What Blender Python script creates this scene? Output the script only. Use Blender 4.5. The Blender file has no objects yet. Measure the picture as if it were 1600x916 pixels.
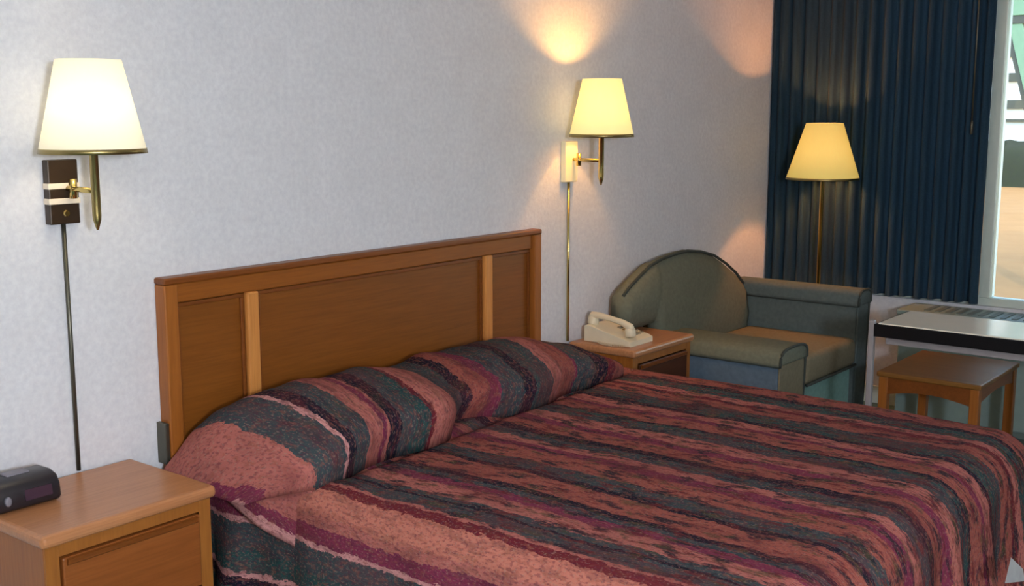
import bpy, bmesh, math, random
from mathutils import Vector, Matrix, noise
random.seed(4)
C = bpy.context.scene.collection
PI = math.pi

# ------------------------------------------------------------------ colour / materials
def lin(c):
    c = c / 255.0
    return c / 12.92 if c <= 0.04045 else ((c + 0.055) / 1.055) ** 2.4
def rgb(r, g, b): return (lin(r), lin(g), lin(b), 1.0)

class NT:
    def __init__(s, name):
        s.m = bpy.data.materials.new(name); s.m.use_nodes = True
        s.t = s.m.node_tree; s.t.nodes.clear()
        s.out = s.n('ShaderNodeOutputMaterial')
    def n(s, typ, **kw):
        nd = s.t.nodes.new(typ)
        for k, v in kw.items(): setattr(nd, k, v)
        return nd
    def l(s, a, b): s.t.links.new(a, b)
    def math(s, op, a, b=None, c=None):
        nd = s.n('ShaderNodeMath', operation=op)
        for i, v in enumerate((a, b, c)):
            if v is None: continue
            if isinstance(v, (int, float)): nd.inputs[i].default_value = v
            else: s.l(v, nd.inputs[i])
        return nd.outputs[0]
    def mix(s, f, a, b, blend='MIX'):
        nd = s.n('ShaderNodeMix', data_type='RGBA', blend_type=blend)
        for i, v in ((0, f), (6, a), (7, b)):
            if isinstance(v, (int, float)): nd.inputs[i].default_value = v
            elif isinstance(v, tuple): nd.inputs[i].default_value = v
            else: s.l(v, nd.inputs[i])
        return nd.outputs[2]
    def noise(s, vec, scale, detail=3, rough=.5, stretch=None):
        if stretch:
            mp = s.n('ShaderNodeMapping'); mp.inputs['Scale'].default_value = stretch
            s.l(vec, mp.inputs[0]); vec = mp.outputs[0]
        nd = s.n('ShaderNodeTexNoise'); nd.inputs['Scale'].default_value = scale
        nd.inputs['Detail'].default_value = detail; nd.inputs['Roughness'].default_value = rough
        s.l(vec, nd.inputs['Vector'])
        return nd.outputs['Fac']
    def ramp(s, fac, stops, interp='LINEAR'):
        nd = s.n('ShaderNodeValToRGB'); r = nd.color_ramp; r.interpolation = interp
        while len(r.elements) > 1: r.elements.remove(r.elements[-1])
        r.elements[0].position = stops[0][0]; r.elements[0].color = stops[0][1]
        for p, c in stops[1:]:
            e = r.elements.new(p); e.color = c
        s.l(fac, nd.inputs[0])
        return nd.outputs[0]
    def bump(s, h, strength=.3, dist=.01):
        nd = s.n('ShaderNodeBump'); nd.inputs['Strength'].default_value = strength
        nd.inputs['Distance'].default_value = dist; s.l(h, nd.inputs['Height'])
        return nd.outputs[0]
    def principled(s, col, rough=.6, metal=0., normal=None, spec=.5, sheen=0.):
        p = s.n('ShaderNodeBsdfPrincipled')
        if isinstance(col, tuple): p.inputs['Base Color'].default_value = col
        else: s.l(col, p.inputs['Base Color'])
        p.inputs['Roughness'].default_value = rough; p.inputs['Metallic'].default_value = metal
        p.inputs['Specular IOR Level'].default_value = spec
        p.inputs['Sheen Weight'].default_value = sheen
        if normal is not None: s.l(normal, p.inputs['Normal'])
        s.l(p.outputs[0], s.out.inputs[0]); return p
    def co(s): return s.n('ShaderNodeTexCoord')

def simple(name, col, rough=.6, metal=0., var=.08, scale=30, spec=.5, bump=0.):
    t = NT(name); o = t.co().outputs['Object']
    f = t.noise(o, scale)
    dark = tuple(c * (1 - var * 2) for c in col[:3]) + (1,)
    lite = tuple(min(1, c * (1 + var * 2)) for c in col[:3]) + (1,)
    c = t.mix(f, dark, lite)
    t.principled(c, rough, metal, t.bump(f, bump) if bump else None, spec)
    return t.m

def wood(name, a, b, axis=0, rough=.38):
    t = NT(name); o = t.co().outputs['Object']
    st = [14, 14, 14]; st[axis] = 1.1
    f1 = t.noise(o, 2.2, 5, .6, tuple(st))
    st2 = [90, 90, 90]; st2[axis] = 4
    f2 = t.noise(o, 1.5, 3, .6, tuple(st2))
    c = t.mix(f1, a, b)
    g = t.ramp(f2, [(.35, (.72, .66, .6, 1)), (.6, (1, 1, 1, 1))])
    c = t.mix(.55, c, g, 'MULTIPLY')
    t.principled(c, rough, 0, t.bump(f2, .08, .003), .4)
    return t.m

OAK_A, OAK_B = rgb(134, 74, 24), rgb(166, 102, 44)
M = {}
M['oak_x'] = wood('oak_x', OAK_A, OAK_B, 0)
M['oak_y'] = wood('oak_y', OAK_A, OAK_B, 1)
M['oak_z'] = wood('oak_z', OAK_A, OAK_B, 2)
M['oak_panel'] = wood('oak_panel', rgb(114, 64, 18), rgb(136, 80, 28), 0)
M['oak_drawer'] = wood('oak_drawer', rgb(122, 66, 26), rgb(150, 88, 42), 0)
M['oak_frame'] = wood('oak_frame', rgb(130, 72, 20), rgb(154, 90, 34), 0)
M['oak_deep'] = wood('oak_deep', rgb(64, 32, 12), rgb(84, 44, 18), 0)  # darkened oak: shade of an open niche painted onto the right nightstand front
M['oak_stile'] = wood('oak_stile', rgb(138, 84, 34), rgb(160, 102, 46), 2)
M['oak_pale'] = wood('oak_pale', rgb(190, 120, 56), rgb(214, 148, 82), 2)
M['oak_top'] = wood('oak_top', rgb(164, 108, 70), rgb(190, 134, 94), 0, .3)
M['oak_dark'] = wood('oak_dark', rgb(104, 54, 18), rgb(134, 76, 30), 0)
M['table_wood'] = wood('table_wood', rgb(112, 72, 26), rgb(138, 94, 42), 1, .45)
M['brass'] = simple('brass', rgb(214, 190, 120), .18, 1., .03)
M['brass_dull'] = simple('brass_dull', rgb(168, 150, 100), .35, 1., .05)
M['steel_dark'] = simple('steel_dark', rgb(96, 94, 84), .4, .8, .05)
M['plate_dark'] = simple('plate_dark', rgb(54, 40, 28), .35, .2, .15)  # brass plate mirroring the dark room, painted as colour
M['plate_band'] = simple('plate_band', rgb(238, 222, 200), .4, 0., .03)  # flash reflections on the brass, painted as cream stripes
M['plate_pale'] = simple('plate_pale', rgb(250, 240, 200), .4, 0.0, .02)  # same brass mirroring the lit lamp, painted as a bright colour
M['black_plastic'] = simple('black_plastic', rgb(34, 30, 36), .35, 0, .1)
M['grey_plastic'] = simple('grey_plastic', rgb(120, 115, 125), .4, 0, .05)
M['display'] = simple('display', rgb(60, 44, 58), .15, 0, .05)
M['phone'] = simple('phone', rgb(222, 208, 180), .4, 0, .03)
M['phone_key'] = simple('phone_key', rgb(150, 138, 116), .5, 0, .03)
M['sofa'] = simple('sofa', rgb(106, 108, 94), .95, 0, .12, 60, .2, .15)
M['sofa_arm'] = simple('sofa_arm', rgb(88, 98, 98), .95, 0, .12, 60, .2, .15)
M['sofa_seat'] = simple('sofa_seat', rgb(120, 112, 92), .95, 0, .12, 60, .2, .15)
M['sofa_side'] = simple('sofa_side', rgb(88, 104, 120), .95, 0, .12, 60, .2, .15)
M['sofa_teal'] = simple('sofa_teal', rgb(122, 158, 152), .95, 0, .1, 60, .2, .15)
M['piping'] = simple('piping', rgb(54, 60, 56), .9)
M['laminate'] = simple('laminate', rgb(238, 230, 212), .16, 0, .03, 12)
M['black_edge'] = simple('black_edge', rgb(8, 6, 9), .6, 0, .1, 30, .2)
M['white_metal'] = simple('white_metal', rgb(146, 140, 142), .4, .1, .04)
M['heater'] = simple('heater', rgb(128, 146, 142), .5, 0, .05)
M['vent'] = simple('vent', rgb(96, 108, 104), .6)
M['frame_grey'] = simple('frame_grey', rgb(206, 216, 208), .45, .2, .03)
M['white_cloth'] = simple('white_cloth', rgb(232, 238, 246), .8)
M['ceiling'] = simple('ceiling_paint', rgb(225, 222, 215), .9, 0, .03)
M['rail_white'] = simple('rail_white', rgb(240, 240, 236), .6, 0, .03)
M['wall_tan'] = simple('wall_tan', rgb(150, 132, 112), .8, 0, .03)
M['rubber'] = simple('rubber', rgb(30, 30, 30), .8)

# wall : orange-peel vinyl wall covering
t = NT('wall_vinyl'); o = t.co().outputs['Object']
f = t.noise(o, 55, 4, .6); g = t.noise(o, 9, 3, .5)
c = t.mix(g, rgb(212, 212, 217), rgb(226, 226, 232))
c = t.mix(t.ramp(f, [(.35, (0, 0, 0, 1)), (.65, (1, 1, 1, 1))]), t.mix(.22, c, rgb(160, 158, 176)), c)
t.principled(c, .7, 0, t.bump(f, .35, .006), .3); M['wall'] = t.m
# carpet
t = NT('carpet'); o = t.co().outputs['Object']
f = t.noise(o, 160, 3, .7); g = t.noise(o, 3)
t.principled(t.mix(f, rgb(70, 96, 92), rgb(112, 134, 132)), 1, 0, t.bump(f, .6, .01), .1); M['carpet'] = t.m
# curtain
t = NT('curtain_cloth'); o = t.co().outputs['Object']
f = t.noise(o, 4, 3, .6, (1, 8, .3)); g = t.noise(o, 120, 2, .5)
c = t.mix(f, rgb(24, 52, 74), rgb(62, 94, 116))
c = t.mix(.3, c, t.mix(g, rgb(22, 42, 62), rgb(74, 100, 120)))
t.principled(c, .85, 0, t.bump(g, .2, .004), .2, .1); M['curtain'] = t.m
# glass
t = NT('window_glass')
gl = t.n('ShaderNodeBsdfGlossy'); gl.inputs['Roughness'].default_value = .02
tr = t.n('ShaderNodeBsdfTransparent'); tr.inputs[0].default_value = (.93, .97, .95, 1)
fr = t.n('ShaderNodeFresnel'); fr.inputs[0].default_value = 1.45
mx = t.n('ShaderNodeMixShader'); t.l(fr.outputs[0], mx.inputs[0]); t.l(tr.outputs[0], mx.inputs[1]); t.l(gl.outputs[0], mx.inputs[2])
t.l(mx.outputs[0], t.out.inputs[0]); M['glass'] = t.m

def shade_mat(name, col, emit, strength, through=.6):
    t = NT(name); o = t.co().outputs['Object']
    f = t.noise(o, 90, 2, .5, (1, 1, .15))
    c = t.mix(f, tuple(x * .93 for x in col[:3]) + (1,), col)
    d = t.n('ShaderNodeBsdfDiffuse'); t.l(c, d.inputs[0])
    tl = t.n('ShaderNodeBsdfTranslucent'); t.l(c, tl.inputs[0])
    m = t.n('ShaderNodeMixShader'); m.inputs[0].default_value = through
    t.l(d.outputs[0], m.inputs[1]); t.l(tl.outputs[0], m.inputs[2])
    e = t.n('ShaderNodeEmission'); e.inputs[0].default_value = emit; e.inputs[1].default_value = strength
    a = t.n('ShaderNodeAddShader'); t.l(m.outputs[0], a.inputs[0]); t.l(e.outputs[0], a.inputs[1])
    t.l(a.outputs[0], t.out.inputs[0]); return t.m
def bulb_mat(name, col, s):
    t = NT(name); e = t.n('ShaderNodeEmission'); e.inputs[0].default_value = col; e.inputs[1].default_value = s
    t.l(e.outputs[0], t.out.inputs[0]); return t.m

# bedspread: stripes run along v, colour by u (metres across the bed)
SAL, COR, MAG, PIN = rgb(186, 114, 106), rgb(164, 94, 84), rgb(132, 56, 84), rgb(216, 158, 158)
SLA, NAV, TEA, RED = rgb(64, 80, 86), rgb(30, 32, 48), rgb(46, 84, 86), rgb(112, 40, 50)
OLV, ORG = rgb(104, 84, 64), rgb(196, 124, 108)
TOP1 = [(-.75, TEA), (-.60, SAL), (-.52, MAG), (-.46, SLA), (-.36, NAV), (-.30, SAL), (-.22, TEA), (-.10, PIN), (-.085, TEA), (0, NAV), (.03, PIN), (.045, TEA),
        (.10, SLA), (.165, PIN), (.185, MAG), (.225, SAL), (.25, ORG), (.325, RED), (.35, SAL), (.375, SLA), (.42, NAV), (.44, SLA), (.465, SAL), (.54, MAG),
        (.575, SLA), (.61, NAV), (.635, COR), (.73, NAV), (.76, SLA), (.835, COR), (.93, MAG)]
TOP2 = [(.93, MAG), (.97, SAL), (1.01, SLA), (1.07, NAV), (1.11, COR), (1.19, MAG), (1.23, SAL), (1.29, SLA), (1.35, TEA), (1.38, NAV), (1.40, COR), (1.47, MAG), (1.50, SAL), (1.55, NAV), (1.58, TEA), (1.65, SLA), (1.67, COR),
        (1.74, RED), (1.78, SAL), (1.82, TEA), (1.89, NAV), (1.91, COR), (2.02, MAG), (2.06, OLV), (2.10, NAV), (2.15, SLA), (2.21, SAL), (2.3, RED), (2.36, TEA), (2.45, SAL), (2.62, NAV)]
PIL1 = [(-.75, PIN), (.168, MAG), (.20, SAL), (.315, SLA), (.42, PIN), (.435, NAV), (.475, SLA), (.565, SAL), (.64, MAG), (.66, SAL), (.68, NAV), (.73, SLA), (.79, TEA), (.84, RED), (.87, SAL)]
PIL2 = [(.87, SAL), (.98, SLA), (1.08, NAV), (1.13, COR), (1.19, MAG), (1.22, SLA), (1.33, NAV), (1.38, TEA), (1.46, SLA), (1.49, SAL), (1.56, COR), (1.66, MAG), (1.68, SLA), (1.78, NAV), (1.85, RED), (1.89, COR), (2.0, OLV), (2.08, NAV)]
def bedspread(name, wob, segs, segs2, split, streak):
    t = NT(name); uv = t.n('ShaderNodeUVMap'); uv.uv_map = 'UVMap'
    sep = t.n('ShaderNodeSeparateXYZ'); t.l(uv.outputs[0], sep.inputs[0])
    n1 = t.noise(uv.outputs[0], 6, 4, .6, (1, .6, 1))
    n2 = t.noise(uv.outputs[0], 60, 3, .7, (1, .45, 1))
    u = t.math('ADD', sep.outputs[0], t.math('MULTIPLY', t.math('SUBTRACT', n1, .5), wob))
    u = t.math('ADD', u, t.math('MULTIPLY', t.math('SUBTRACT', n2, .5), .035))
    U0, U1 = -.75, 2.85
    fac = t.math('DIVIDE', t.math('SUBTRACT', u, U0), U1 - U0)
    def rp(sg):
        return t.ramp(fac, [((p - U0) / (U1 - U0), c) for p, c in sg], 'CONSTANT')
    sw = t.math('GREATER_THAN', u, split)
    c = t.mix(sw, rp(segs), rp(segs2))
    k = lambda f, lo, hi: t.ramp(f, [(lo, (0, 0, 0, 1)), (hi, (1, 1, 1, 1))])
    streak = t.math('MULTIPLY', t.math('ADD', t.math('MULTIPLY', t.math('GREATER_THAN', u, .37), .7), .3), streak)
    s1 = t.noise(uv.outputs[0], 1, 4, .65, (30, 10, 1)); s2 = t.noise(uv.outputs[0], 1, 4, .65, (44, 13, 3)); s3 = t.noise(uv.outputs[0], 1, 3, .65, (28, 11, 7))
    c = t.mix(t.math('MULTIPLY', k(s1, .52, .60), streak), c, rgb(40, 42, 52))
    c = t.mix(t.math('MULTIPLY', k(s2, .54, .62), t.math('MULTIPLY', streak, .9)), c, rgb(110, 46, 48))
    c = t.mix(t.math('MULTIPLY', k(s3, .56, .64), t.math('MULTIPLY', streak, .7)), c, rgb(84, 80, 54))
    # woven flecks
    v1 = t.noise(uv.outputs[0], 150, 2, .6, (1, .5, 1))
    v2 = t.noise(uv.outputs[0], 80, 2, .6, (1, .5, 1))
    v3 = t.noise(uv.outputs[0], 190, 2, .6, (1, .6, 1))
    c = t.mix(t.math('MULTIPLY', k(v1, .52, .62), .5), c, rgb(92, 44, 68))
    c = t.mix(t.math('MULTIPLY', k(v2, .54, .66), .45), c, rgb(150, 92, 76))
    c = t.mix(t.math('MULTIPLY', k(v3, .56, .66), .4), c, rgb(168, 142, 130))
    # broad colour change across the stripes' length, part of the weave
    v4 = t.noise(uv.outputs[0], 3.5, 3, .6, (2.5, .8, 1))
    c = t.mix(t.math('MULTIPLY', k(v4, .5, .68), .45), c, rgb(112, 56, 60))
    # quilting
    c = t.mix(1.0, c, (.76, .72, .71, 1), 'MULTIPLY')
    q = t.noise(uv.outputs[0], 14, 2, .5)
    t.principled(c, .9, 0, t.bump(t.math('ADD', v1, q), .35, .008), .06, 0)
    return t.m
M['bedspread'] = bedspread('bedspread_weave', .042, TOP1, TOP2, .93, .95)
M['pillow'] = bedspread('pillow_weave', .045, PIL1, PIL2, .87, .45)

# ------------------------------------------------------------------ objects
def wloc(o):
    v = Vector((0, 0, 0))
    while o is not None: v += o.location; o = o.parent
    return v
def thing(name, label, cat, loc, group=None):
    o = bpy.data.objects.new(name, None); C.objects.link(o); o.location = loc
    o.empty_display_size = .05
    o['label'] = label; o['category'] = cat
    if group: o['group'] = group
    return o
def tag(o, label, cat, group=None):
    o['label'] = label; o['category'] = cat
    if group: o['group'] = group
    return o
def obj(name, bm, mat, parent=None, smooth=False, loc=None, label=None):
    me = bpy.data.meshes.new(name)
    bmesh.ops.recalc_face_normals(bm, faces=bm.faces[:])
    base = wloc(parent) if parent else Vector((0, 0, 0))
    o = bpy.data.objects.new(name, me)
    if loc is not None: o.location = Vector(loc) - base
    off = base + o.location if parent else (o.location.copy())
    bmesh.ops.translate(bm, vec=-off, verts=bm.verts[:])
    bm.to_mesh(me); bm.free()
    if smooth:
        for p in me.polygons: p.use_smooth = True
    me.materials.append(M[mat] if isinstance(mat, str) else mat)
    C.objects.link(o)
    if parent: o.parent = parent
    if label: o['label'] = label
    return o
def struct(name, bm, mat, parent=None, smooth=False):
    o = obj(name, bm, mat, parent, smooth)
    if parent is None: o['kind'] = 'structure'
    return o
def box(x0, x1, y0, y1, z0, z1, bev=0., seg=2, bm=None):
    b = bmesh.new()
    bmesh.ops.create_cube(b, size=1)
    for v in b.verts:
        v.co = Vector(((x0 + x1) / 2 + v.co.x * (x1 - x0), (y0 + y1) / 2 + v.co.y * (y1 - y0), (z0 + z1) / 2 + v.co.z * (z1 - z0)))
    if bev: bmesh.ops.bevel(b, geom=b.edges[:], offset=bev, segments=seg, profile=.5, affect='EDGES')
    if bm is None: return b
    me = bpy.data.meshes.new('tmp'); b.to_mesh(me); b.free(); bm.from_mesh(me); bpy.data.meshes.remove(me)
    return bm
def join(*bms):
    r = bms[0]
    for b in bms[1:]:
        me = bpy.data.meshes.new('tmp'); b.to_mesh(me); b.free(); r.from_mesh(me); bpy.data.meshes.remove(me)
    return r
def lathe(cx, cy, prof, n=32, close=False):
    bm = bmesh.new(); rings = []
    for r, z in prof:
        rings.append([bm.verts.new((cx + r * math.cos(2 * PI * i / n), cy + r * math.sin(2 * PI * i / n), z)) for i in range(n)])
    for a, b in zip(rings, rings[1:]):
        for i in range(n): bm.faces.new((a[i], a[(i + 1) % n], b[(i + 1) % n], b[i]))
    if close:
        a, b = rings[-1], rings[0]
        for i in range(n): bm.faces.new((a[i], a[(i + 1) % n], b[(i + 1) % n], b[i]))
    else:
        for rg, rev in ((rings[0], True), (rings[-1], False)):
            bm.faces.new(rg[::-1] if rev else rg)
    return bm
def tube(pts, r, n=10):
    pts = [Vector(p) for p in pts]; bm = bmesh.new(); rings = []
    rs = r if isinstance(r, (list, tuple)) else [r] * len(pts)
    up = Vector((0, 0, 1))
    for i, p in enumerate(pts):
        d = (pts[min(i + 1, len(pts) - 1)] - pts[max(i - 1, 0)]).normalized()
        ref = up if abs(d.dot(up)) < .95 else Vector((1, 0, 0))
        a = d.cross(ref).normalized(); b = d.cross(a).normalized()
        rings.append([bm.verts.new(p + (a * math.cos(2 * PI * k / n) + b * math.sin(2 * PI * k / n)) * rs[i]) for k in range(n)])
    for A, B in zip(rings, rings[1:]):
        for k in range(n): bm.faces.new((A[k], A[(k + 1) % n], B[(k + 1) % n], B[k]))
    bm.faces.new(rings[0][::-1]); bm.faces.new(rings[-1])
    return bm
def prism(poly, axis, a, b, bev=0.):
    """extrude a 2-D outline along an axis ('x': outline is (y,z); 'y': (x,z); 'z': (x,y))"""
    bm = bmesh.new()
    def P(p, h):
        return {'x': (h, p[0], p[1]), 'y': (p[0], h, p[1]), 'z': (p[0], p[1], h)}[axis]
    A = [bm.verts.new(P(p, a)) for p in poly]; B = [bm.verts.new(P(p, b)) for p in poly]
    bm.faces.new(A); bm.faces.new(B[::-1]); n = len(poly)
    for i in range(n): bm.faces.new((A[i], A[(i + 1) % n], B[(i + 1) % n], B[i]))
    if bev:
        es = [e for e in bm.edges if (e.verts[0] in A) == (e.verts[1] in A)]
        bmesh.ops.bevel(bm, geom=es, offset=bev, segments=3, profile=.5, affect='EDGES')
    return bm

# ------------------------------------------------------------------ room
XW, XL, YF, H = 4.12, -2.3, -4.3, 2.44
WY0, WY1, WZ0, WZ1 = -1.135, -2.5, .56, 2.12
struct('floor', box(XL - .1, XW + .12, YF - .1, .1, -.06, 0), 'carpet')
struct('ceiling', box(XL - .1, XW + .12, YF - .1, .1, H, H + .06), 'ceiling')
struct('wall_back', box(XL - .1, XW + .12, 0, .1, 0, H), 'wall')
struct('wall_left', box(XL - .1, XL, YF, 0, 0, H), 'wall_tan')
struct('wall_front', box(XL - .1, XW + .12, YF - .1, YF, 0, H), 'wall_tan')
WO = -.5      # window opening starts behind the curtain
struct('wall_right', join(box(XW, XW + .12, YF, 0, 0, WZ0), box(XW, XW + .12, YF, 0, WZ1, H),
                          box(XW, XW + .12, WO, 0, WZ0, WZ1), box(XW, XW + .12, YF, WY1, WZ0, WZ1)), 'wall')
struct('baseboard_back', box(XL, XW - .014, -.014, 0, 0, .09, .003), 'frame_grey')
struct('baseboard_right', box(XW - .014, XW, YF, -.016, 0, .09, .003), 'frame_grey')
win = bpy.data.objects.new('window_1', None); C.objects.link(win); win.location = (XW + .06, -1.5, WZ0); win['kind'] = 'structure'
fr = join(box(XW + .02, XW + .09, WO - .045, WO, WZ0, WZ1, .004), box(XW + .02, XW + .09, WY1, WY1 + .045, WZ0, WZ1, .004),
          box(XW + .02, XW + .09, WY1 + .045, WO - .045, WZ0, WZ0 + .04, .004), box(XW + .02, XW + .09, WY1 + .045, WO - .045, WZ1 - .04, WZ1, .004))
obj('window_frame', fr, 'frame_grey', win)
obj('mullion', box(XW + .015, XW + .095, -1.168, -1.115, WZ0 + .04, WZ1 - .04, .004), 'frame_grey', win)
obj('pane', box(XW + .05, XW + .056, WY1 + .045, WO - .045, WZ0 + .04, WZ1 - .04), 'glass', win)

# ------------------------------------------------------------------ curtain
def curtain(y0, y1, z0, z1, folds, amp, xm, thick=.004):
    bm = bmesh.new(); nu, nv = folds * 12, 16
    rows = []
    ph = [random.uniform(-.5, .5) for _ in range(folds + 2)]
    for j in range(nv + 1):
        tz = j / nv; z = z0 + (z1 - z0) * tz; row = []
        for i in range(nu + 1):
            s = i / nu; k = s * folds
            w = ph[int(k)] * (1 - k % 1) + ph[int(k) + 1] * (k % 1)
            a = amp * (1.0 - .35 * tz) * (1 + .3 * w)
            x = xm + a * math.sin(2 * PI * k + w)
            y = y0 + (y1 - y0) * s + .2 * a * math.sin(4 * PI * k) + .006 * w * (1 - tz)
            row.append(bm.verts.new((x, y, z + .003 * math.sin(k * 3) * (1 - tz))))
        rows.append(row)
    for a, b in zip(rows, rows[1:]):
        for i in range(nu): bm.faces.new((a[i], a[i + 1], b[i + 1], b[i]))
    bmesh.ops.solidify(bm, geom=bm.faces[:], thickness=thick)
    return bm
ct = thing('curtain', 'long dark navy blue pleated curtain hanging beside the window', 'curtain', (4.08, -.58, .575))
obj('curtain_panel', curtain(-.012, -1.13, .575, 2.36, 16, .026, 4.082), 'curtain', ct, True)
obj('curtain_track', box(4.03, 4.115, -2.6, -.012, 2.365, 2.395, .004), 'white_metal', ct)
tag(obj('curtain_wand', join(tube([(4.045, -1.06, 2.355), (4.045, -1.062, 1.39)], .004, 8), lathe(4.045, -1.062, [(.002, 1.385), (.0065, 1.39), (.0065, 1.44), (.004, 1.45)], 10)), 'steel_dark', None, True, (4.045, -1.06, 1.39)),
    'thin grey draw wand hanging in front of the navy curtain', 'curtain wand')

# ------------------------------------------------------------------ nightstands
def nightstand(x0, x1, y0, y1, H, label, grp, dm):
    t = thing('nightstand', label, 'nightstand', ((x0 + x1) / 2, (y0 + y1) / 2, 0), grp)
    bx0, bx1, by0 = x0 + .012, x1 - .012, y0 + .018
    body = join(box(bx0, bx0 + .022, by0, y1, 0, H - .032, .002), box(bx1 - .022, bx1, by0, y1, 0, H - .032, .002),
                box(bx0 + .022, bx1 - .022, y1 - .012, y1 - .002, .05, H - .032), box(bx0 + .022, bx1 - .022, by0 + .01, y1 - .012, .06, .078),
                box(bx0 + .022, bx1 - .022, by0 + .03, by0 + .05, 0, .06))
    obj('body', body, 'oak_z', t)
    obj('face_frame', join(box(bx0 + .001, bx0 + .036, by0 - .004, by0, .06, H - .033, .001), box(bx1 - .036, bx1 - .001, by0 - .004, by0, .06, H - .033, .001),
                           box(bx0 + .036, bx1 - .036, by0 - .004, by0 + .012, H - .062, H - .033, .001)), 'oak_stile', t)
    # bull-nosed top
    obj('top', box(x0, x1, y0, y1, H - .032, H, .012, 3), 'oak_top', t)
    zt = H - .066; zb = .085; zm = (zt + zb) / 2
    for a, b in ((zm + .004, zt), (zb, zm - .004)):
        d = obj('drawer', join(box(bx0 + .04, bx1 - .04, by0 - .012, by0 + .01, a, b, .004),
                               box(bx0 + .045, bx1 - .045, by0 + .01, y1 - .03, a + .01, b - .03)), dm, t)
        obj('finger_pull', prism([(by0 - .012, b - .002), (by0 - .020, b - .004), (by0 - .018, b - .016), (by0 - .012, b - .020)], 'x', bx0 + .05, bx1 - .05), 'oak_dark', d)
    return t
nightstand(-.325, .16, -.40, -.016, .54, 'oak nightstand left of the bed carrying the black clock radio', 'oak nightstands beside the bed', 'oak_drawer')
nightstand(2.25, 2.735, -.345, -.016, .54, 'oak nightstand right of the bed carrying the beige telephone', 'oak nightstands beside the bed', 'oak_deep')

# ------------------------------------------------------------------ headboard
hb = thing('headboard', 'wide oak headboard with three recessed panels against the wall', 'headboard', (1.14, -.03, 0))
X0, X1, Z1 = .27, 2.018, 1.035
obj('back_panel', box(X0 + .02, X1 - .02, -.022, -.004, .3, Z1 - .02), 'oak_panel', hb)
for a, b in ((X0, X0 + .045), (X1 - .045, X1)):
    obj('side_post', box(a, b, -.05, -.003, 0, Z1 - .020, .004), 'oak_z', hb)
obj('top_rail', box(X0 - .001, X1 + .001, -.052, -.002, Z1 - .020, Z1, .006, 3), 'oak_dark', hb)
obj('upper_frame', box(X0 + .045, X1 - .045, -.038, -.022, Z1 - .075, Z1 - .020, .004), 'oak_frame', hb)
obj('lower_rail', box(X0 + .045, X1 - .045, -.045, -.022, .3, .42, .004), 'oak_x', hb)
for cx in (.585, 1.70):
    obj('divider', box(cx - .022, cx + .022, -.044, -.022, .42, Z1 - .075, .006), 'oak_pale', hb, label='pale oak divider strip')
for a, b in ((X0 + .05, .560), (.61, 1.675), (1.725, X1 - .05)):
    obj('panel_moulding', join(box(a, b, -.030, -.022, Z1 - .09, Z1 - .078, .002), box(a, a + .012, -.030, -.022, .43, Z1 - .09, .002), box(b - .012, b, -.030, -.022, .43, Z1 - .09, .002)), 'oak_dark', hb)
obj('wall_bracket', box(X0 - .014, X0 - .001, -.045, -.002, .50, .62, .002), 'steel_dark', hb)

# ------------------------------------------------------------------ bed
bd = thing('bed', 'queen bed under a striped spread in front of the oak headboard', 'bed', (1.17, -1.0, 0))
obj('mattress', box(.33, 2.02, -1.84, -.07, .27, .475, .04, 3), 'white_cloth', bd)
obj('box_spring', box(.34, 2.01, -1.83, -.07, .1, .27, .01), 'white_cloth', bd)
for x in (.42, 1.93):
    for y in (-.2, -1.72): obj('leg', lathe(x, y, [(.018, 0), (.025, .1)], 12), 'steel_dark', bd)

PX0, PX1 = .20, 2.10
BX0, BX1, BY1, BZ = .29, 2.08, -1.93, .535
CX = (BX0 + BX1) / 2; HW = (BX1 - BX0) / 2
def bed_point(u, v):
    """u: metres across (cloth), v: metres from the head; returns the draped position"""
    R = .085
    ix = max(0, abs(u - CX) - (HW - R)); sx = 1 if u > CX else -1
    RF = .13
    L = -BY1 - RF
    iy = max(0, v - L)
    d = math.hypot(ix, iy)
    px = CX + sx * min(abs(u - CX), HW - R); py = -min(v, L)
    if d < 1e-6:
        z = BZ + .010 * noise.noise(Vector((u * 2.2, v * 2.2, 0))) + .004 * noise.noise(Vector((u * 9, v * 9, 3)))
        z -= .016 * math.exp(-((v - (.585 - .10 * min(1, max(0, (u - PX0) / (PX1 - PX0))))) / .024) ** 2) * min(1, max(0, (u - BX0 - .06) / .1))
        return Vector((px, py, z)), 0
    dx, dy = sx * ix / d, -iy / d
    R = R + (RF - R) * (iy / d) ** 2
    q = R * PI / 2
    if d < q:
        a = d / R; hh = R * math.sin(a); z = BZ - R * (1 - math.cos(a))
    else:
        e = d - q; hh = R + .10 * e; z = BZ - R - e
    p = Vector((px + dx * hh, py + dy * hh, 0))
    drop = max(0, d - q * .6)
    s = u * 1.0 if iy / d > .7 else (v if iy < 1e-6 else (v + u))
    am = .030 * min(1, drop / .3)
    fold = am * (math.sin(s * 21 + 1.5 * math.sin(s * 5)) * .6 + noise.noise(Vector((s * 8, 1, 0))))
    if iy > 0 and ix > 0:
        ang = math.atan2(iy, ix); fold += .05 * min(1, drop / .3) * math.sin(ang * 4)
    p.x += dx * fold; p.y += dy * fold
    z = max(z, .03 + .012 * noise.noise(Vector((u * 3, v * 3, 8))))
    z += .010 * noise.noise(Vector((u * 2.2, v * 2.2, 0))) * max(0, 1 - d)
    return Vector((p.x, p.y, z)), d
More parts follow.
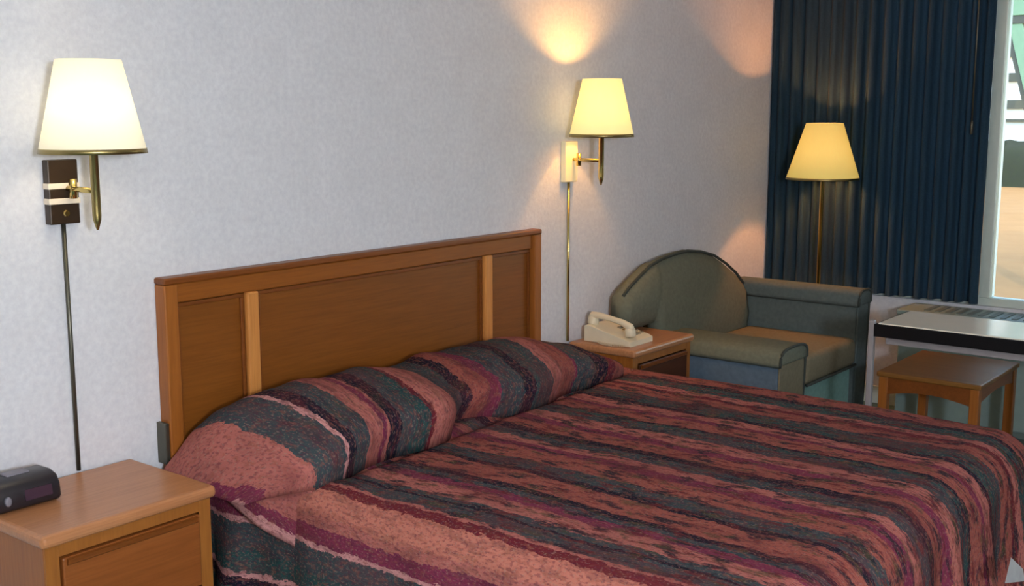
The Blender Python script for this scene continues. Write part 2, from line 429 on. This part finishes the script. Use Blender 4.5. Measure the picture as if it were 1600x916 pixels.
def grid_cloth(nu, nv, us, vs, fn, thick):
    bm = bmesh.new(); uvl = bm.loops.layers.uv.new('UVMap'); uvs = {}
    g = []
    for j in range(nv + 1):
        row = []
        for i in range(nu + 1):
            u = us[0] + (us[1] - us[0]) * i / nu; v = vs[0] + (vs[1] - vs[0]) * j / nv
            p, q = fn(u, v)
            vt = bm.verts.new(p); uvs[vt] = (u, v) if q is None or not isinstance(q, tuple) else q; row.append(vt)
        g.append(row)
    for a, b in zip(g, g[1:]):
        for i in range(nu):
            f = bm.faces.new((a[i], a[i + 1], b[i + 1], b[i]))
            for lp in f.loops: lp[uvl].uv = uvs[lp.vert]
    return bm
spread = thing('bedspread', 'striped coral, teal and slate quilted bedspread tucked over the pillows', 'bedspread', (1.17, -1.0, .53))
bm = grid_cloth(200, 170, (BX0 - .47, BX1 + .47), (.075, -BY1 + .47), bed_point, .006)
sc_ = obj('spread', bm, 'bedspread', spread, True)
md = sc_.modifiers.new('thick', 'SOLIDIFY'); md.thickness = .006; md.offset = 1

# pillow roll: the spread folded over two pillows
def ridge(x):
    t = (x - PX0) / (PX1 - PX0)
    if t <= 0 or t >= 1: return 0
    env = min(1, (math.sin(min(t / .17, 1) * PI / 2)) ** .8) * min(1, math.sin(min((1 - t) / .36, 1) * PI / 2) ** 1.15)
    h = .175 * env
    h -= .030 * math.exp(-((x - 1.05) / .09) ** 2)
    h += .010 * math.sin((x - .3) * 5)
    return h
def pillow_pt(u, w):
    # u across the bed, w 0..1 from the headboard edge over the ridge to the tucked crease
    a = w * PI
    h = ridge(u)
    tx = (u - PX0) / (PX1 - PX0)
    pinch = .07 * math.exp(-((u - 1.02) / .10) ** 2) * max(0, w - .45) * 2
    front = -.585 + .10 * min(1, max(0, tx)) + pinch + .018 * math.sin(u * 13)
    back = -.062
    e = min(1, max(0, u - PX0) / .16); e2 = min(1, max(0, PX1 - u) / .20)
    front2 = back + (front - back) * (.70 + .30 * math.sin(min(e, e2) * PI / 2))
    y = back + (front2 - back) * (.5 - .5 * math.cos(a))
    z = BZ - .012 + h * (math.sin(a) ** .62 if 0 < w < 1 else 0)
    # sharper overhang at the crease
    if w > .72: y -= .032 * math.sin((w - .72) / .28 * PI) * (h / .17)
    wr = noise.noise(Vector((u * 5 + w * 2.2, w * 2.5, 0))) * .020 + noise.noise(Vector((u * 13 + 3 * w, w * 4, 5))) * .010
    wr += .012 * math.sin((u * 26 + w * 5)) * max(0, w - .5) * 2 * abs(noise.noise(Vector((u * 3, 0, 2)))) * 2
    k = min(1, h / .06) * math.sin(a) ** .5 if 0 < w < 1 else 0
    n = Vector((0, -math.cos(a) * -.0 - (w - .5) * 1.2, 1)).normalized()
    p = Vector((u, y, z)) + n * wr * k
    # left end droops over the mattress edge
    if u < BX0 + .04:
        q = (BX0 + .04 - u)
        p.z -= q * q * 3.0; p.x += q * .15
    return p, (u + (.12 * min(1, max(0, (u - .25) / .45)) - .03) * (w - .5) * 2, .55 * w)
bm = grid_cloth(190, 44, (PX0, PX1), (0, 1), pillow_pt, .006)
pc = obj('pillow_cover', bm, 'pillow', spread, True)
md = pc.modifiers.new('thick', 'SOLIDIFY'); md.thickness = .006; md.offset = 1
# side flap of the folded-over spread, hanging from the pillows down the mattress side
def flap_pt(s, w):
    # s 0..1 along the bed side from the headboard, w 0..1 downwards
    y = -.085 - s * .50
    top = BZ + .015 * math.sin(s * PI)
    L = .03 + .14 * s ** 1.1
    a = min(1, w * 1.6)
    out = .070 - .058 * (max(0, s - .7) / .3) ** 1.5
    x = (BX0 + .03) - out * math.sin(a * PI / 2) + .004 * math.sin(s * 17) * (1 - s)
    z = top - .012 * s - L * w ** 1.3
    return Vector((x, y, z)), (.29 - w * .132, s * .6)
bm = grid_cloth(40, 16, (0, 1), (0, 1), flap_pt, .006)
fl = obj('side_flap', bm, 'pillow', spread, True)
md = fl.modifiers.new('thick', 'SOLIDIFY'); md.thickness = .008; md.offset = 1

# ------------------------------------------------------------------ wall lamps
def swing_lamp(bx, tx, ty, label, plate, col, emit, es, watts, bulbcol, cordmat, zoff=0.):
    t = thing('wall_lamp', label, 'wall lamp', (bx, 0, 1.21), 'swing arm wall lamps flanking the headboard')
    z0, z1 = 1.208, 1.374
    w = .042
    if plate == 'dark':  # both plates are brass; their reflections are painted, different on each side
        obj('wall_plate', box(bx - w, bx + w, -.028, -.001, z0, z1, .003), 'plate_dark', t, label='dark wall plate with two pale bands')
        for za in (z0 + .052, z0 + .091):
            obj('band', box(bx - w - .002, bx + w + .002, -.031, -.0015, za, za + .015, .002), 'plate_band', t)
        k = obj('switch_knob', lathe(bx, 0, [(.007, 0), (.009, .004), (.007, .008)], 14), 'brass', t)
        me = k.data
        for v in me.vertices:      # turn the knob to face the room
            x, y, z = v.co.x, v.co.y, v.co.z + 1.21
            v.co = Vector((x, -.030 - z, z0 + .028 - 1.21 + y))
    else:
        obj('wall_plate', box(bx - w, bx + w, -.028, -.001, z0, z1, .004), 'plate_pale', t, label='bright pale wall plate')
    # swing arm
    obj('arm', join(tube([(bx + .01, -.02, 1.30), (bx + .01, -.055, 1.30), (tx, ty, 1.30)], .007, 10),
                    tube([(bx + .01, -.055, 1.275), (bx + .01, -.055, 1.325)], .010, 12)), 'brass', t, True)
    obj('stem', lathe(tx, ty, [(.003, 1.203), (.010, 1.228), (.011, 1.24), (.011, 1.40), (.014, 1.402), (.014, 1.445), (.011, 1.45)], 18), 'brass_dull' if plate == 'dark' else 'brass', t, True)
    sm = shade_mat('lamp_shade_' + plate, col, emit, es, .6 if plate == 'dark' else .2)
    rb, rt, zb, zt = .129, .078, 1.395, 1.622
    sh = obj('lamp_shade', lathe(tx, ty, [(rb, zb), (rt, zt), (rt - .0015, zt), (rb - .0015, zb)], 48, True), sm, t, True)
    tr_m = sm
    obj('shade_trim', join(lathe(tx, ty, [(rb + .0012, zb - .001), (rb - .001, zb + .011), (rb - .003, zb + .011), (rb - .003, zb - .001)], 48, True)), 'brass_dull', t, True)
    sp = join(*[tube([(tx, ty, zt - .012), (tx + (rt - .002) * math.cos(a), ty + (rt - .002) * math.sin(a), zt - .006)], .0015, 6) for a in (0, 2.1, 4.2)])
    obj('shade_spider', join(sp, tube([(tx, ty, 1.452), (tx + .022, ty, 1.50), (tx + .022, ty, 1.56), (tx, ty, zt - .012)], .0012, 6)), 'brass_dull', t)
    b = obj('bulb', lathe(tx, ty, [(.010, 1.45), (.014, 1.465), (.027, 1.495), (.030, 1.515), (.024, 1.54), (.010, 1.55)], 20), bulb_mat('bulb_glow_' + plate, bulbcol, 25), t, True)
    L = bpy.data.lights.new('wall_lamp_light', 'POINT'); L.energy = watts; L.color = bulbcol[:3]; L.shadow_soft_size = .032
    lo = bpy.data.objects.new('wall_lamp_light', L); C.objects.link(lo); lo.parent = t
    lo.location = Vector((tx, ty, 1.513 if plate == 'dark' else 1.545)) - t.location
    # brass cord cover to the nightstand
    tag(obj('cord_cover', tube([(bx + .003, -.010, z0 - .0005), (bx + .004, -.010, .541)], .0058, 10), cordmat, None, True, (bx, -.01, .541)),
        ('dark metal cord tube running down the wall from the left lamp' if plate == 'dark' else 'thin pale metal cord tube running down the wall right of the headboard'), 'cord cover',
        'cord tubes below the wall lamps')
    return t
swing_lamp(0., -.004, -.18, 'white glowing wall lamp with dark banded plate above the left nightstand', 'dark',
           (.93, .90, .80, 1), (1, .93, .72, 1), .32, 9, (1, .84, .58, 1), 'steel_dark')
swing_lamp(2.25, 2.238, -.18, 'yellow glowing wall lamp with pale plate above the telephone nightstand', 'pale',
           (.93, .82, .48, 1), (1, .88, .38, 1), .50, 27, (1, .48, .12, 1), 'brass')

# ------------------------------------------------------------------ floor lamp
FX, FY = 3.885, -.40
fl = thing('floor_lamp', 'brass floor lamp with yellow cone shade in front of the navy curtain', 'floor lamp', (FX, FY, 0))
obj('base', lathe(FX, FY, [(.10, 0), (.10, .012), (.07, .022), (.02, .03), (.014, .06)], 32), 'brass_dull', fl, True)
obj('pole', lathe(FX, FY, [(.010, .05), (.010, 1.20), (.014, 1.21), (.014, 1.245), (.008, 1.25)], 16), 'brass', fl, True)
sm = shade_mat('lamp_shade_floor', (.80, .70, .30, 1), (1, .70, .17, 1), .34, .2)
rb, rt, zb, zt = .180, .090, 1.158, 1.436
obj('lamp_shade', lathe(FX, FY, [(rb, zb), (rt, zt), (rt - .0015, zt), (rb - .0015, zb)], 48, True), sm, fl, True)
obj('shade_trim', lathe(FX, FY, [(rb + .001, zb - .001), (rb - .002, zb + .01), (rb - .004, zb + .01), (rb - .003, zb - .001)], 48, True), 'brass_dull', fl, True)
obj('shade_spider', join(*[tube([(FX, FY, zt - .012), (FX + (rt - .002) * math.cos(a), FY + (rt - .002) * math.sin(a), zt - .006)], .0015, 6) for a in (0, 2.1, 4.2)],
                         tube([(FX, FY, 1.25), (FX + .024, FY, 1.29), (FX + .024, FY, 1.38), (FX, FY, zt - .012)], .0012, 6)), 'brass_dull', fl)
b = obj('bulb', lathe(FX, FY, [(.010, 1.25), (.014, 1.265), (.028, 1.30), (.030, 1.325), (.024, 1.35), (.010, 1.36)], 20), bulb_mat('bulb_glow_floor', (1, .6, .25, 1), 20), fl, True)
L = bpy.data.lights.new('floor_lamp_light', 'POINT'); L.energy = 115; L.color = (1, .38, .12); L.shadow_soft_size = .032
lo = bpy.data.objects.new('floor_lamp_light', L); C.objects.link(lo); lo.parent = fl; lo.location = (0, 0, 1.335)

# ------------------------------------------------------------------ clock radio
cr = thing('clock_radio', 'small black rounded clock radio on the left nightstand', 'clock radio', (-.25, -.14, .5405))
prof = [(-.185, .5445), (-.190, .552), (-.186, .585), (-.172, .606), (-.145, .614), (-.09, .612), (-.062, .600), (-.056, .57), (-.058, .5445)]
body = prism(prof, 'x', -.318, -.148, .010)
obj('body', body, 'black_plastic', cr, True)
obj('display_window', prism([(-.1885, .560), (-.1925, .562), (-.1890, .588), (-.1850, .588)], 'x', -.245, -.175), 'display', cr)
d = obj('dial', lathe(-.290, -.18, [(.012, -.004), (.012, .004), (.009, .006)], 18), 'grey_plastic', cr, True)
for v in d.data.vertices:
    x, y, z = v.co.x + (-.25) + .290, v.co.y + (-.14) + .18, v.co.z + .5405
    v.co = Vector((-.290 + x * .7 + .25, -.192 - z + .14, .572 + y - .5405))
obj('snooze_button', box(-.26, -.20, -.135, -.10, .611, .618, .003), 'grey_plastic', cr)
for x in (-.305, -.161):
    obj('foot', box(x - .008, x + .008, -.17, -.07, .5405, .546, .001), 'rubber', cr)

# ------------------------------------------------------------------ telephone
ph = thing('telephone', 'beige desk telephone with its handset on the right nightstand', 'telephone', (2.39, -.17, .5405))
px0, px1, py0, py1 = 2.30, 2.48, -.29, -.06
bm = bmesh.new()
def phone_z(s): return .5405 + .022 + .050 * s
pts = []
prof = [(py0, .5405), (py0, .562), (py0 + .02, .568), (py1 - .02, .612), (py1, .606), (py1, .5405)]
obj('base', prism(prof, 'x', px0, px1, .005), 'phone', ph, False)
kp = bmesh.new()
sl = (.612 - .568) / (py1 - .02 - py0 - .02)
for r in range(4):
    for c_ in range(3):
        yy = py0 + .045 + r * .026; xx = 2.412 + c_ * .022; zz = .568 + sl * (yy - py0 - .02)
        box(xx - .008, xx + .008, yy - .008, yy + .008, zz - .002, zz + .006, .001, 1, kp)
obj('keypad', kp, 'phone_key', ph)
hx = 2.345
hs = tube([(hx, -.275, .600), (hx, -.262, .615), (hx, -.225, .630), (hx, -.17, .640), (hx, -.11, .648), (hx, -.075, .645), (hx, -.060, .632)],
          [.012, .017, .0135, .012, .0135, .017, .012], 14)
hs = join(hs, lathe(hx, -.262, [(.020, .577), (.024, .583), (.022, .606), (.012, .616)], 20), lathe(hx, -.078, [(.020, .607), (.024, .613), (.022, .636), (.012, .646)], 20))
obj('handset', hs, 'phone', ph, True)
cp = []
for i in range(161):
    s = i / 160; a = s * 2 * PI * 20
    cx_ = px0 - .010 - .020 * math.sin(s * PI); cy_ = -.27 + .13 * s
    cp.append((cx_ + .005 * math.cos(a), cy_, .5475 + .005 * math.sin(a)))
obj('coiled_cord', tube(cp, .0014, 6), 'phone', ph, True)

# ------------------------------------------------------------------ loveseat
ls = thing('loveseat', 'grey green camelback loveseat in the corner under the floor lamp', 'loveseat', (3.25, -.42, 0))
LX0, LX1, AY = 2.80, 3.77, -.71; AW = .26
# camel back: thick slab following a dome outline
def dome(x):
    P = [(2.42, .60), (2.49, .69), (2.55, .735), (2.63, .775), (2.73, .821), (2.84, .842), (2.95, .853), (3.06, .857), (3.185, .842), (3.32, .81), (3.443, .758), (3.55, .70), (3.63, .64), (3.69, .56), (3.74, .45)]
    for (a, za), (b, zb_) in zip(P, P[1:]):
        if x <= b:
            t = (x - a) / (b - a); return za + (zb_ - za) * t
    return P[-1][1]
bm = bmesh.new(); N = 60; xs = [2.52 + (3.63 - 2.52) * i / N for i in range(N + 1)]
secs = []
for x in xs:
    zt = dome(x); zb = .30 if x > LX0 - .01 else .556
    zt = max(zt, zb + .02)
    sec = []
    for (fy, fz) in ((-.050, 0), (-.115, 0), (-.135, .15), (-.150, .55), (-.135, .85), (-.112, .96), (-.085, 1), (-.060, .97), (-.050, .85)):
        sec.append(bm.verts.new((x, fy, zb + (zt - zb) * fz)))
    secs.append(sec)
for a, b in zip(secs, secs[1:]):
    n = len(a)
    for i in range(n): bm.faces.new((a[i], a[(i + 1) % n], b[(i + 1) % n], b[i]))
bm.faces.new(secs[0]); bm.faces.new(secs[-1][::-1])
obj('backrest', bm, 'sofa', ls, True)
obj('back_piping', tube([(x, -.112, max(dome(x), .58 if x < LX0 else 0) - .004) for x in xs], .007, 8), 'piping', ls, True)
# arms
def arm(x0, x1, zt, mat, padmat):
    n = 12; w = (x1 - x0) / 2; cx = (x0 + x1) / 2; ph_ = .075
    a_ = obj('arm', box(x0 + .008, x1 - .004, AY + .006, -.055, .05, zt - ph_ + .004, .006), mat, ls)
    poly = [(x0 - .004, zt - ph_), (x1, zt - ph_)]; fr_ = []
    for i in range(n + 1):
        a = PI * i / n
        c_, s_ = math.cos(a), math.sin(a)
        fr_.append((cx + (w + .002) * math.copysign(abs(c_) ** .6, c_), zt - ph_ + .012 + (ph_ - .012) * s_ ** .6))
    poly += fr_
    obj('arm_front', box(x0 + .012, x1 - .010, AY - .004, AY + .0055, .055, zt - ph_, .003), 'sofa_seat' if x0 < 3 else 'sofa_arm', a_)
    obj('arm_pad', prism(poly, 'y', AY - .012, -.055, .010), padmat, a_, True)
    obj('arm_piping', join(tube([(x0 + .002, AY - .004, zt - ph_ - .002), (x0 + .002, -.06, zt - ph_ - .002)], .006, 8),
        tube([(x1 - .012, AY + .002, .06), (x1 - .006, AY - .006, zt - ph_)] + [(p[0] - .002, AY - .012, p[1] - .003) for p in fr_] + [(x0 + .006, AY - .006, zt - ph_ - .002)], .0065, 8)), 'piping', a_, True)
arm(LX0, LX0 + AW, .505, 'sofa_side', 'sofa')
arm(LX1 - .14, LX1, .655, 'sofa_arm', 'sofa_arm')
obj('base', join(box(LX0 + AW, LX1 - .14, AY + .02, -.06, .05, .29, .006)), 'sofa_teal', ls)
obj('seat_cushion', box(LX0 + AW + .003, LX1 - .143, AY - .012, -.15, .293, .43, .035, 4), 'sofa_seat', ls, True)
obj('cushion_piping', tube([(LX0 + AW + .01, AY - .012, .30), (LX1 - .155, AY - .012, .30)], .007, 8), 'piping', ls, True)
for x in (LX0 + .06, LX1 - .06):
    for y in (AY + .05, -.12): obj('leg', lathe(x, y, [(.016, 0), (.024, .05)], 14), 'oak_dark', ls)

# ------------------------------------------------------------------ heater cabinet under the window
ht = thing('wall_heater', 'pale grey green heater cabinet below the window', 'wall heater', (3.97, -1.6, 0))
obj('cabinet', box(3.86, 4.104, -2.35, -.83, .03, .52, .008), 'heater', ht)
obj('top_grille', box(3.85, 4.104, -2.36, -.82, .521, .548, .006), 'heater', ht)
gb = bmesh.new()
for i in range(26):
    y = -.95 - i * .05
    box(3.895, 4.06, y - .012, y + .012, .5475, .5515, 0, 1, gb)
obj('vent_slots', gb, 'vent', ht)
obj('kick_plate', box(3.88, 4.104, -2.33, -.85, 0, .03), 'vent', ht)

# ------------------------------------------------------------------ table
tb = thing('table', 'white laminate table with thick black edge and pale metal legs', 'table', (2.9, -1.75, 0))
TX0, TX1, TY0, TY1, TZ = 2.62, 2.99, -2.33, -1.18, .70
obj('tabletop', box(TX0 + .012, TX1 - .012, TY0 + .012, TY1 - .012, TZ - .05, TZ, .002), 'laminate', tb)
ed = join(box(TX0, TX0 + .012, TY0, TY1, TZ - .052, TZ - .004, .002), box(TX1 - .012, TX1, TY0, TY1, TZ - .052, TZ - .004, .002),
          box(TX0 + .012, TX1 - .012, TY0, TY0 + .012, TZ - .052, TZ - .004, .002), box(TX0 + .012, TX1 - .012, TY1 - .012, TY1, TZ - .052, TZ - .004, .002))
obj('edge_band', ed, 'black_edge', tb)
obj('apron', join(box(TX0 + .05, TX0 + .068, TY0 + .05, TY1 - .03, TZ - .085, TZ - .052), box(TX1 - .046, TX1 - .03, TY0 + .05, TY1 - .03, TZ - .085, TZ - .052)), 'white_metal', tb)
for x, y in ((TX0 + .004, TY1 + .0005), (TX0 + .004, TY0 - .0225), (TX1 - .07, -1.74), (TX1 - .07, TY0 + .05)):
    obj('leg', box(x, x + .022, y, y + .022, 0, TZ + .008 if x < TX0 + .1 else TZ - .0525, .003), 'white_metal', tb)

# ------------------------------------------------------------------ wooden low table underneath
st = thing('side_table', 'low wooden side table tucked beneath the black edged table', 'side table', (3.3, -1.25, 0))
SX0, SX1, SY0, SY1, SZ = 3.03, 3.58, -1.47, -1.045, .42
SZ = .42
obj('tabletop', box(SX0, SX1, SY0, SY1, SZ - .022, SZ, .006, 3), 'table_wood', st)
def apron_poly(a, b, z1, z0, arch):
    p = [(a, z1), (b, z1), (b, z0)]
    for i in range(1, 12):
        t_ = i / 12; p.append((b + (a - b) * t_, z0 + arch * math.sin(t_ * PI)))
    p.append((a, z0)); return p
ap = prism(apron_poly(SY0 + .045, SY1 - .045, SZ - .022, SZ - .095, .022), 'x', SX0 + .014, SX0 + .032)
ap = join(ap, prism(apron_poly(SY0 + .045, SY1 - .045, SZ - .022, SZ - .095, .022), 'x', SX1 - .032, SX1 - .014))
ap = join(ap, prism(apron_poly(SX0 + .045, SX1 - .045, SZ - .022, SZ - .085, .018), 'y', SY0 + .014, SY0 + .032))
ap = join(ap, prism(apron_poly(SX0 + .045, SX1 - .045, SZ - .022, SZ - .085, .018), 'y', SY1 - .032, SY1 - .014))
obj('apron', ap, 'oak_dark', st)
for x in (SX0 + .008, SX1 - .046):
    for y in (SY0 + .008, SY1 - .046):
        obj('leg', box(x, x + .038, y, y + .038, 0, SZ - .022, .004), 'oak_z', st)

# ------------------------------------------------------------------ white tag at the foot of the bed
tgb = bmesh.new()
A = [tgb.verts.new(p) for p in ((1.254, -2.06, .347), (1.314, -2.055, .394), (1.428, -2.058, .327), (1.437, -2.062, .292))]
tgb.faces.new(A); bmesh.ops.solidify(tgb, geom=tgb.faces[:], thickness=.004)
obj('care_tag', tgb, 'white_cloth', spread, label='white cloth tag at the foot corner')

# ------------------------------------------------------------------ outside
def exterior():
    t = NT('asphalt'); o = t.co().outputs['Object']
    t.principled(t.mix(t.noise(o, 3, 4), rgb(160, 112, 60), rgb(180, 132, 76)), .9); M['asphalt'] = t.m
    struct('ground', box(XW + .3, 60, -30, 30, -.2, -.05), 'asphalt')
    M['siding'] = simple('siding', rgb(244, 244, 240), .7, 0, .02)
    M['hedge'] = simple('hedge_leaf', rgb(34, 40, 14), .9, 0, .35, 14)
    M['green_paint'] = simple('green_paint', rgb(120, 150, 118), .6, 0, .06)
    M['dark_rail'] = simple('dark_rail', rgb(70, 70, 58), .6)
    X = 25.0
    bl = thing('building', 'white building with dark horizontal rails seen through the window', 'building', (X, 4.5, -.05))
    obj('wall', box(X, X + 5, -6, 16, -.05, 5.5), 'siding', bl)
    for z in (2.72, 2.2, 1.62, 1.28):
        obj('rail', box(X - .12, X - .001, -6, 16, z - (.09 if z != 1.28 else .03), z + (.09 if z != 1.28 else .03)), 'dark_rail', bl)
    obj('roof', box(X - .8, X + 5.5, -6.5, 16.5, 5.5, 5.8), 'dark_rail', bl)
    # hedge
    bm = bmesh.new()
    nu, nv = 120, 10; rows = []
    for j in range(nv + 1):
        a = PI * j / nv; row = []
        for i in range(nu + 1):
            y = -5 + 20 * i / nu
            r = 1 + .12 * noise.noise(Vector((y * 2, a * 2, 0))) + .1 * noise.noise(Vector((y * 6, a * 5, 3)))
            row.append(bm.verts.new((X - 1.2 - .7 * math.cos(a) * r, y, -.06 + .92 * (math.sin(a) ** .45 if 0 < j < nv else 0) * r)))
        rows.append(row)
    for a, b in zip(rows, rows[1:]):
        for i in range(nu): bm.faces.new((a[i], a[i + 1], b[i + 1], b[i]))
    tag(obj('hedge', bm, 'hedge', None, True), 'dark green clipped hedge at the foot of the white building', 'hedge')
    X = 8.0
    cf = thing('canopy_frame', 'green metal canopy frame with slanted post just outside the window', 'canopy frame', (X, -.6, -.05))
    k = .285
    def slant(y, z0, z1, w): return [(y - (2.2 - z0) * k, z0), (y - (2.2 - z1) * k, z1), (y - (2.2 - z1) * k - w, z1), (y - (2.2 - z0) * k - w, z0)]
    obj('dark_brace', prism(slant(-.052, -.05, 2.16, .035), 'x', X - .03, X + .03), 'dark_rail', cf)
    obj('post', prism(slant(-.089, -.05, 2.16, .10), 'x', X - .04, X + .04), 'green_paint', cf)
    obj('beam', box(X - .05, X + .05, -6, -.07, 2.16, 2.22, .004), 'dark_rail', cf)
    obj('fascia', box(X - .06, X + .06, -6, -.01, 2.221, 2.8, .004), 'green_paint', cf)
    obj('canopy_roof', box(X - .3, X + 2.2, -6.1, .1, 2.8, 2.88, .004), 'green_paint', cf)
    obj('post', box(X - .04, X + .04, -6, -5.9, -.05, 2.16), 'green_paint', cf)
exterior()

# ------------------------------------------------------------------ light, world, camera
w = bpy.data.worlds.new('World'); bpy.context.scene.world = w; w.use_nodes = True
nt = w.node_tree; bg = nt.nodes['Background']
sky = nt.nodes.new('ShaderNodeTexSky'); sky.sky_type = 'NISHITA'; sky.sun_elevation = math.radians(48); sky.sun_rotation = math.radians(200)
sky.sun_disc = False
nt.links.new(sky.outputs[0], bg.inputs[0]); bg.inputs[1].default_value = 1.1
def area(name, loc, target, size, watts, col, size_y=None):
    L = bpy.data.lights.new(name, 'AREA'); L.energy = watts; L.color = col; L.size = size
    if size_y: L.shape = 'RECTANGLE'; L.size_y = size_y
    o = bpy.data.objects.new(name, L); C.objects.link(o); o.location = loc
    o.rotation_euler = (Vector(target) - Vector(loc)).to_track_quat('-Z', 'Y').to_euler(); return o
area('ceiling_light', (-1.0, -2.6, 2.42), (-1.0, -2.6, 0), .4, 6, (1.0, .95, .88))  # weak fill added from above, not a fixture of the room
# added fill behind the camera standing in for a flash, not a fixture
L = bpy.data.lights.new('vanity_light', 'POINT'); L.energy = 345; L.color = (.78, .88, 1.0); L.shadow_soft_size = .14
lo = bpy.data.objects.new('vanity_light', L); C.objects.link(lo); lo.location = (-1.75, -3.85, 1.62)

L = bpy.data.lights.new('sun', 'SUN'); L.energy = 1.6; L.color = (1, .96, .9); L.angle = .01
lo = bpy.data.objects.new('sun', L); C.objects.link(lo); lo.location = (0, 0, 8)
lo.rotation_euler = Vector((1, .35, -.75)).to_track_quat('-Z', 'Y').to_euler()
cam = bpy.data.cameras.new('camera'); co = bpy.data.objects.new('camera', cam); C.objects.link(co)
f = 1800.; pitch = math.atan(286 / f); yaw = math.atan(1450 / math.hypot(f, 286))
cam.sensor_width = 36; cam.lens = f / 1600 * 36; cam.clip_start = .05
co.location = (-1.61005, -2.78561, 1.5)
h = Vector((math.cos(yaw), math.sin(yaw), 0)); F = h * math.cos(pitch) - Vector((0, 0, math.sin(pitch)))
co.rotation_euler = F.to_track_quat('-Z', 'Y').to_euler()
S = bpy.context.scene; S.camera = co
S.view_settings.view_transform = 'Standard'; S.view_settings.look = 'None'
S.view_settings.gamma = 1; S.view_settings.use_curve_mapping = False; S.view_settings.exposure = 0.0
S.cycles.use_denoising = True
S.cycles.max_bounces = 8; S.cycles.sample_clamp_indirect = 6
